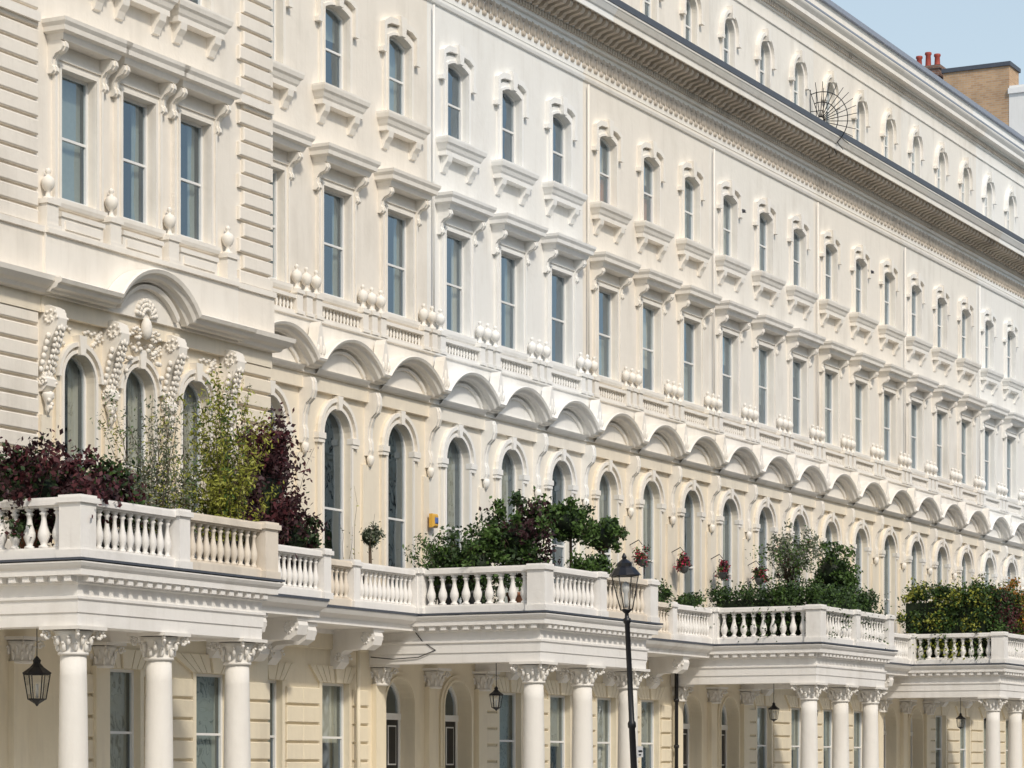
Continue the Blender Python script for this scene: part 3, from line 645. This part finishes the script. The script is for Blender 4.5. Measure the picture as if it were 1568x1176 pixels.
def hang(x,y,z,k,top=4.29):
    root=empty('hanging_lantern',(x,y,0)); mb=MB()
    mb.tube([(0,0,z+.5*k),(0,0,top)],.008,.008,IRON,5)
    mb2=MB(); frustum_lantern(mb2,-.0,.36,.13,.19,6,IRON,CLR)
    mb2.lathe(0,0,[(.2,.36),(.21,.38),(.1,.46),(.05,.52),(.06,.56),(.01,.62)],6,IRON,False); mb2.lathe(0,0,[(.01,-.1),(.03,-.07),(.12,-.01),(.13,.0)],6,IRON,False)
    mb2.lathe(0,0,[(.02,.02),(.025,.2),(.01,.22)],6,FRAME)
    o=obj('lantern',mb2.mesh('lantern'),root,(0,0,z)); o.scale=(k,k,k); obj('chain',mb.mesh('chain'),root)
hang(35.25,26.5,2.78,1.1)
for px in XP[1:4]: hang(px+1.35,26.4,2.95,.72)
for px in XP[2:4]: hang(px+4.2,26.4,2.95,.72)
# ---------------------------------------------------------------- plants
LG=leafmat('leaf_green',(0.065,0.12,0.025)); LD=leafmat('leaf_dark_green',(0.03,0.058,0.018)); LY=leafmat('leaf_yellow_green',(0.27,0.28,0.045))
LB=leafmat('leaf_burgundy',(0.085,0.022,0.026)); LB2=leafmat('leaf_burgundy_dark',(0.04,0.015,0.018)); LO=leafmat('leaf_olive_grey',(0.15,0.17,0.12)); LR=leafmat('leaf_orange',(0.36,0.16,0.025))
PK=leafmat('flower_pink',(0.50,0.035,0.09),.3); BARK=plain('bark',(0.10,0.07,0.045),0.9); PLT=plain('planter_grey',(0.10,0.10,0.10),0.7); TERRA=plain('terracotta_planter',(0.30,0.13,0.07),0.8)
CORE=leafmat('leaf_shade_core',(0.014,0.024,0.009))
def leaf(mb,p,sz,mat,rs,asp=.6):
    d=Vector((rs.gauss(0,1),rs.gauss(0,1),rs.gauss(0,1)+.3)).normalized(); u=d.cross(Vector((rs.gauss(0,1),rs.gauss(0,1),rs.gauss(0,1)))).normalized()
    s=sz*rs.uniform(.6,1.35); p=Vector(p)
    mb.add([p-d*s*.5,p+u*s*asp*.5+d*s*.05,p+d*s*.5,p-u*s*asp*.5+d*s*.05],[(0,1,2,3)],mat)
def bush(name,c,r,n,sz,mats,seed=1,clumps=30,pot=None,flowers=0,box=False,stem=None,core=.45):
    rs=random.Random(seed); root=empty(name,c); mb=MB()
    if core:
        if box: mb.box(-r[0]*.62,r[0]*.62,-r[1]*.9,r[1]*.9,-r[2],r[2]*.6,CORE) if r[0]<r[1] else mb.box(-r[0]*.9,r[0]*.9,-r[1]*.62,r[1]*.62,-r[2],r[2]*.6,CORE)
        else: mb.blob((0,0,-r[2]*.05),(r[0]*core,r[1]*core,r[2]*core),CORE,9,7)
    for k in range(clumps):
        if box:
            cc=Vector((rs.uniform(-1,1)*r[0],rs.uniform(-1,1)*r[1],rs.uniform(-1,1)*r[2]))
            t=rs.random()
            if t<.3: cc.z=r[2]*rs.uniform(.7,1.05)
            elif r[0]<r[1]: cc.x=r[0]*rs.choice([-1,-1,1])
            else: cc.y=r[1]*rs.choice([-1,-1,1])
            if rs.random()<.1: cc.x=-r[0]
        else:
            d=Vector((rs.gauss(0,1),rs.gauss(0,1),rs.gauss(0,1))).normalized()*rs.uniform(.35,1.08)
            cc=Vector((d.x*r[0],d.y*r[1],d.z*r[2]))
        m=mats[rs.randrange(len(mats))]; rad=max(.2*min(max(r[0],r[1]),1.0)*rs.uniform(.5,1.2),.07)
        if not box: mb.tube([(cc.x*.15,cc.y*.15,-r[2]*.8),tuple(cc*.6+Vector((0,0,-r[2]*.2))),tuple(cc)],.014,.004,BARK,4)
        for i in range(n//clumps):
            v=Vector((rs.gauss(0,1),rs.gauss(0,1),rs.gauss(0,.9)))*rad*.75
            mm=m if rs.random()<.75 else mats[rs.randrange(len(mats))]
            if flowers and rs.random()<flowers: mm=PK
            leaf(mb,cc+v,sz,mm,rs)
    if pot:
        zb=pot-c[2]; mb.lathe(0,0,[(.16,zb),(.2,zb+.05),(.25,zb+.38),(.28,zb+.4),(.28,zb+.46)],14,TERRA if seed%2 else PLT)
    if stem: mb.tube([(0,0,stem-c[2]),(.03,0,(stem-c[2])*.5),(0,0,-r[2]*.3)],.04,.03,BARK,7)
    obj('foliage',mb.mesh(name),root)
def wispy(name,c,h,spread,stems,leaves,sz,mats,seed,pot=True,lo=.15,lw=.075):
    rs=random.Random(seed); root=empty(name,c); mb=MB()
    for k in range(stems):
        a=rs.uniform(0,6.283); s=spread*rs.uniform(.1,1.15); hh=h*rs.uniform(.4,1.05); m=mats[rs.randrange(len(mats))]
        pts=[]; bx,by=rs.gauss(0,.12),rs.gauss(0,.12)
        for i in range(7):
            t=i/6; pts.append(Vector((bx+math.cos(a)*s*t**1.3+rs.gauss(0,.025),by+math.sin(a)*s*t**1.3+rs.gauss(0,.025),hh*t-(s*.35)*t**3)))
        mb.tube([tuple(p) for p in pts],.009,.003,BARK,4)
        for i in range(leaves):
            t=rs.uniform(lo,1)*6; i0=min(int(t),5); p=pts[i0].lerp(pts[i0+1],t-i0)+Vector((rs.gauss(0,lw),rs.gauss(0,lw),rs.gauss(0,.05)))
            leaf(mb,p,sz,m if rs.random()<.7 else mats[0],rs,.38)
    if pot: mb.lathe(0,0,[(.16,-.1),(.2,0),(.25,.32),(.28,.34),(.28,.4)],14,PLT)
    obj('foliage',mb.mesh(name),root)
RZ=4.9
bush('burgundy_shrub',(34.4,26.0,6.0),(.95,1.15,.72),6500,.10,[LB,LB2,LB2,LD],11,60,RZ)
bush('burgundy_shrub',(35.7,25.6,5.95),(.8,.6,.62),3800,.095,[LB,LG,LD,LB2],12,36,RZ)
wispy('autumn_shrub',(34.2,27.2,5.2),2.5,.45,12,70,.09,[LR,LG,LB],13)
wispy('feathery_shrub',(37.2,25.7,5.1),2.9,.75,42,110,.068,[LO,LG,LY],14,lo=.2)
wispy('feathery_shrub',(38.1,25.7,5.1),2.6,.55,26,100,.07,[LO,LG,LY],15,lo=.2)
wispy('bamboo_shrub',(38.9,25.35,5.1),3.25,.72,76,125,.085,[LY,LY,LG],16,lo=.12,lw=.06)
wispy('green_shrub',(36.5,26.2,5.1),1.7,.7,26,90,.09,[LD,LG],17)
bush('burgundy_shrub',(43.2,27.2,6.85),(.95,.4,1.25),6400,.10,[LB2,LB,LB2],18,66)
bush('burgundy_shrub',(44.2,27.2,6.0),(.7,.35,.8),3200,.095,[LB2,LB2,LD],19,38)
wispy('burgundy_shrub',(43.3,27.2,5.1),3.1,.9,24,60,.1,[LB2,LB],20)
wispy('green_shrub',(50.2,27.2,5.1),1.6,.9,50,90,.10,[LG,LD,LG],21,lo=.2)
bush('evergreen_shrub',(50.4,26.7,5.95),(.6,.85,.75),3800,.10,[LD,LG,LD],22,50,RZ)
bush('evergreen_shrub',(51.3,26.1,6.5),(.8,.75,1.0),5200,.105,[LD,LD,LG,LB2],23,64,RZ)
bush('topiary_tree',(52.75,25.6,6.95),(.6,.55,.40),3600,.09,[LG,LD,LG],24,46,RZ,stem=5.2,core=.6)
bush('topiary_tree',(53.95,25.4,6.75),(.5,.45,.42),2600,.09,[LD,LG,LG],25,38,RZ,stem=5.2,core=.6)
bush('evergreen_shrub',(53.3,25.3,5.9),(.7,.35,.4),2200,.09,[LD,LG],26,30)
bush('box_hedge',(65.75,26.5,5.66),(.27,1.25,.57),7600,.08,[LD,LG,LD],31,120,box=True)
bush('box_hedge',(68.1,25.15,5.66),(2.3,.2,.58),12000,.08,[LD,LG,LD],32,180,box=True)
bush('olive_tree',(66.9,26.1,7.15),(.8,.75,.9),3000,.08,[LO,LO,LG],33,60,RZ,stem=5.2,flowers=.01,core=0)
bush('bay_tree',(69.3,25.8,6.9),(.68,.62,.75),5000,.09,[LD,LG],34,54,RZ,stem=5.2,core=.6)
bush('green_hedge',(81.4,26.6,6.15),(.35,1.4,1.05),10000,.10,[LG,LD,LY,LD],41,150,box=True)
bush('green_hedge',(83.2,25.3,6.1),(1.8,.25,.95),9000,.10,[LD,LG,LB,LD],42,120,box=True)
bush('autumn_shrub',(83.9,25.2,6.6),(.9,.45,.9),3600,.10,[LR,LY,LG],43,44)
wispy('palm_shrub',(82.6,26.0,6.2),1.7,.9,16,70,.10,[LG,LY],44)
bush('balcony_shrub',(58.2,27.85,5.95),(.35,.2,.35),1100,.08,[LD,LG],51,16)
bush('balcony_shrub',(62.4,27.85,5.85),(.6,.2,.35),1800,.08,[LG,LD],52,22)
bush('balcony_shrub',(64.4,27.85,5.85),(.6,.2,.3),1800,.08,[LD,LG],53,22)
bush('balcony_shrub',(73.5,27.85,5.9),(.5,.2,.35),1400,.08,[LG,LD,LR],54,18)
bush('topiary_ball',(48.35,28.0,6.4),(.22,.22,.22),1300,.06,[LD,LO],55,24,stem=5.0,core=.75)
wispy('bare_twig_plant',(48.0,28.2,5.2),2.4,.25,4,10,.06,[LY,LO],56)
for i,x in enumerate((62.64,65.25,67.85,70.46)):
    bush('flower_basket',(x,28.4,6.98),(.24,.18,.24),900,.06,[LG,LD,LB2],60+i,16,flowers=.32,core=.5)
    mb=MB(); mb.tube([(0,.35,.3),(0,.1,.42),(0,0,.3)],.012,.012,IRON); mb.lathe(0,0,[(.03,-.26),(.09,-.22),(.13,-.1),(.14,-.07)],10,PLT)
    obj('basket_bracket',mb.mesh('basket'),bpy.data.objects['flower_basket' if i==0 else 'flower_basket.%03d'%i])
mb=MB(); YL=plain('alarm_yellow',(.70,.40,.06),.4,0,.05); mb.cbox(-.12,.12,-.12,0,-.15,.15,YL,.04); mb.cbox(-.07,.07,-.14,-.11,-.07,.07,plain('alarm_blue',(.08,.15,.4),.4),.02)
obj('alarm_box',mb.mesh('alarm_box'),None,(52.2,28.68,7.05))
mb=MB(); mb.tube([(0,0,0),(0,0,4.2),(0,-.1,4.35),(0,-.1,4.45)],.05,.05,IRON,10); [mb.lathe(0,0,[(.07,z),(.07,z+.08)],10,IRON) for z in(1,2.2,3.4)]
d=mb.mesh('drainpipe'); obj('drainpipe',d,None,(65.27,28.62,0))
mb=MB(); mb.tube([(0,0,0),(0,0,4.4)],.045,.045,GROUND,10); obj('drainpipe',mb.mesh('drainpipe_cream'),None,(48.95,28.62,0))
mb=MB(); mb.tube([(49.68,27.9,4.75),(49.67,27.5,4.3),(49.67,27.2,4.12),(49.67,27.6,3.98),(49.67,28.2,3.95),(49.6,28.7,4.0)],.011,.011,IRON,5); obj('cable',mb.mesh('cable'))
def pigeon(loc,rz):
    root=empty('pigeon',loc); root.rotation_euler=(0,0,rz); mb=MB(); G=plain('pigeon_grey',(.06,.06,.07),.7)
    prof=[(-.2,.0,.008),(-.12,.01,.03),(-.04,.02,.06),(.04,.035,.065),(.1,.07,.045),(.125,.11,.03),(.14,.135,.033),(.165,.14,.02),(.19,.132,.004)]
    vs=[];fs=[];n=8
    for x,z,r in prof:
        for k in range(n): a=2*math.pi*k/n; vs.append((x,r*math.cos(a),z+r*math.sin(a)))
    for i in range(len(prof)-1):
        for k in range(n): fs.append((i*n+k,i*n+(k+1)%n,(i+1)*n+(k+1)%n,(i+1)*n+k))
    mb.add(vs,fs,G,True)
    for s in(-1,1):
        mb.tube([(.02,s*.025,0),(.02,s*.025,-.07),(.045,s*.025,-.075)],.006,.004,G,5)
        mb.blob((-.03,s*.055,.03),(.12,.014,.04),G,8,5)
    obj('body',mb.mesh('pigeon'),root)
pigeon((69.90,28.74,16.96),2.6); pigeon((80.32,28.74,16.96),2.6)
# ---------------------------------------------------------------- ground, road, opposite terrace
mb=MB(); mb.quad((-2500,-2500,0),(2500,-2500,0),(2500,2500,0),(-2500,2500,0),plain('ground_mat',(.16,.15,.12),.9)); obj('ground',mb.mesh('ground'))
mb=MB(); mb.quad((-200,2.5,.004),(400,2.5,.004),(400,17,.004),(-200,17,.004),plain('asphalt',(.05,.05,.052),.85,0,.25,20))
obj('road',mb.mesh('road')); mb=MB(); LM=plain('road_paint',(.6,.6,.58),.7)
for i in range(80): mb.quad((-100+i*6,9.7,.008),(-97+i*6,9.7,.008),(-97+i*6,9.82,.008),(-100+i*6,9.82,.008),LM)
obj('road_markings',mb.mesh('road_markings'))
PV=plain('paving_stone',(.32,.30,.27),.85,0,.15,3)
mb=MB(); mb.box(-200,400,17.15,YF+.0,0,.12,PV); mb.box(-200,400,17.0,17.15,0,.13,plain('kerb_granite',(.25,.25,.25),.8)); obj('pavement',mb.mesh('pavement'))
mb=MB(); mb.box(-200,400,-12,2.35,0,.12,PV); mb.box(-200,400,2.35,2.5,0,.13,PV); obj('pavement',mb.mesh('pavement2'))
mb=MB(); S=stucco('opposite_stucco',(.84,.77,.62))
for z0,z1,zb,zs,r in((0,5,1.2,3.6,0),(5,9.6,5.2,8.3,.6),(9.6,13.8,10.6,12.8,0),(13.8,17.4,14.6,16.4,0),(17.4,20.4,18.1,19.6,0)):
    mb.wall(-1.6,1.6,z0,z1,0,.6,zb,zs,r,S,depth=.3); mb.box(-.6,.6,.25,.3,zb,zs+r,DARK)
    mb.ring(0,.6,.2,zb,zs,r,0,-.08,S)
    mb.strip(-1.6,1.6,[(0,z1-.3),(.3,z1-.25),(.4,z1-.05),(0,z1)],S)
mb.strip(-1.6,1.6,[(0,20.2),(.8,20.4),(1.0,20.8),(0,20.85),(0,22),(-.4,22)],S); mb.quad((-1.6,.4,22),(1.6,.4,22),(1.6,9,22),(-1.6,9,22),SLATE)
me=mb.mesh('opposite_bay'); root=empty('opposite_terrace',(0,0,0))
for i in range(115): obj('opposite_bay',me,root,(-50+3.2*i,-12,0),(0,0,math.pi))
# ---------------------------------------------------------------- light, world, camera
SUN_EL=math.radians(42); dirx,diry=-0.56,-0.83
az=math.atan2(dirx,diry)
w=bpy.data.worlds.new('World'); sc.world=w; w.use_nodes=True; nt=w.node_tree; N=nt.nodes; L=nt.links
sky=N.new('ShaderNodeTexSky'); sky.sky_type='NISHITA'; sky.sun_disc=False; sky.sun_elevation=SUN_EL; sky.sun_rotation=az
sky.air_density=1.2; sky.dust_density=2.0; sky.ozone_density=1.0
tc=N.new('ShaderNodeTexCoord'); sp=N.new('ShaderNodeSeparateXYZ'); L.new(tc.outputs['Generated'],sp.inputs[0])
mr=N.new('ShaderNodeMapRange'); mr.inputs['From Min'].default_value=0.0; mr.inputs['From Max'].default_value=0.62; mr.inputs['To Min'].default_value=0.9; mr.inputs['To Max'].default_value=0.05
L.new(sp.outputs['Z'],mr.inputs['Value'])
mx=N.new('ShaderNodeMix'); mx.data_type='RGBA'; mx.inputs[7].default_value=(4.7,5.5,5.9,1)
L.new(mr.outputs['Result'],mx.inputs[0]); L.new(sky.outputs[0],mx.inputs[6])
bg=N['Background']; bg.inputs['Strength'].default_value=0.15; L.new(mx.outputs[2],bg.inputs['Color'])
sd=bpy.data.lights.new('sun','SUN'); sd.energy=2.35; sd.angle=math.radians(4); sd.color=(1,.93,.82)
so=obj('sun',sd); v=Vector((dirx,diry,0)).normalized()*math.cos(SUN_EL)+Vector((0,0,math.sin(SUN_EL)))
so.rotation_euler=v.to_track_quat('Z','Y').to_euler()
cam=bpy.data.cameras.new('camera'); co=obj('camera',cam,None,(0,0,1.7))
cam.sensor_width=36; cam.lens=4200/1568*36; cam.shift_y=587/1568; cam.clip_end=6000; cam.clip_start=.5
phi=math.atan(2150/4200)
co.rotation_euler=(math.radians(90),0,phi-math.pi/2)
sc.camera=co
sc.view_settings.view_transform='Standard'; sc.view_settings.look='None'; sc.view_settings.exposure=0
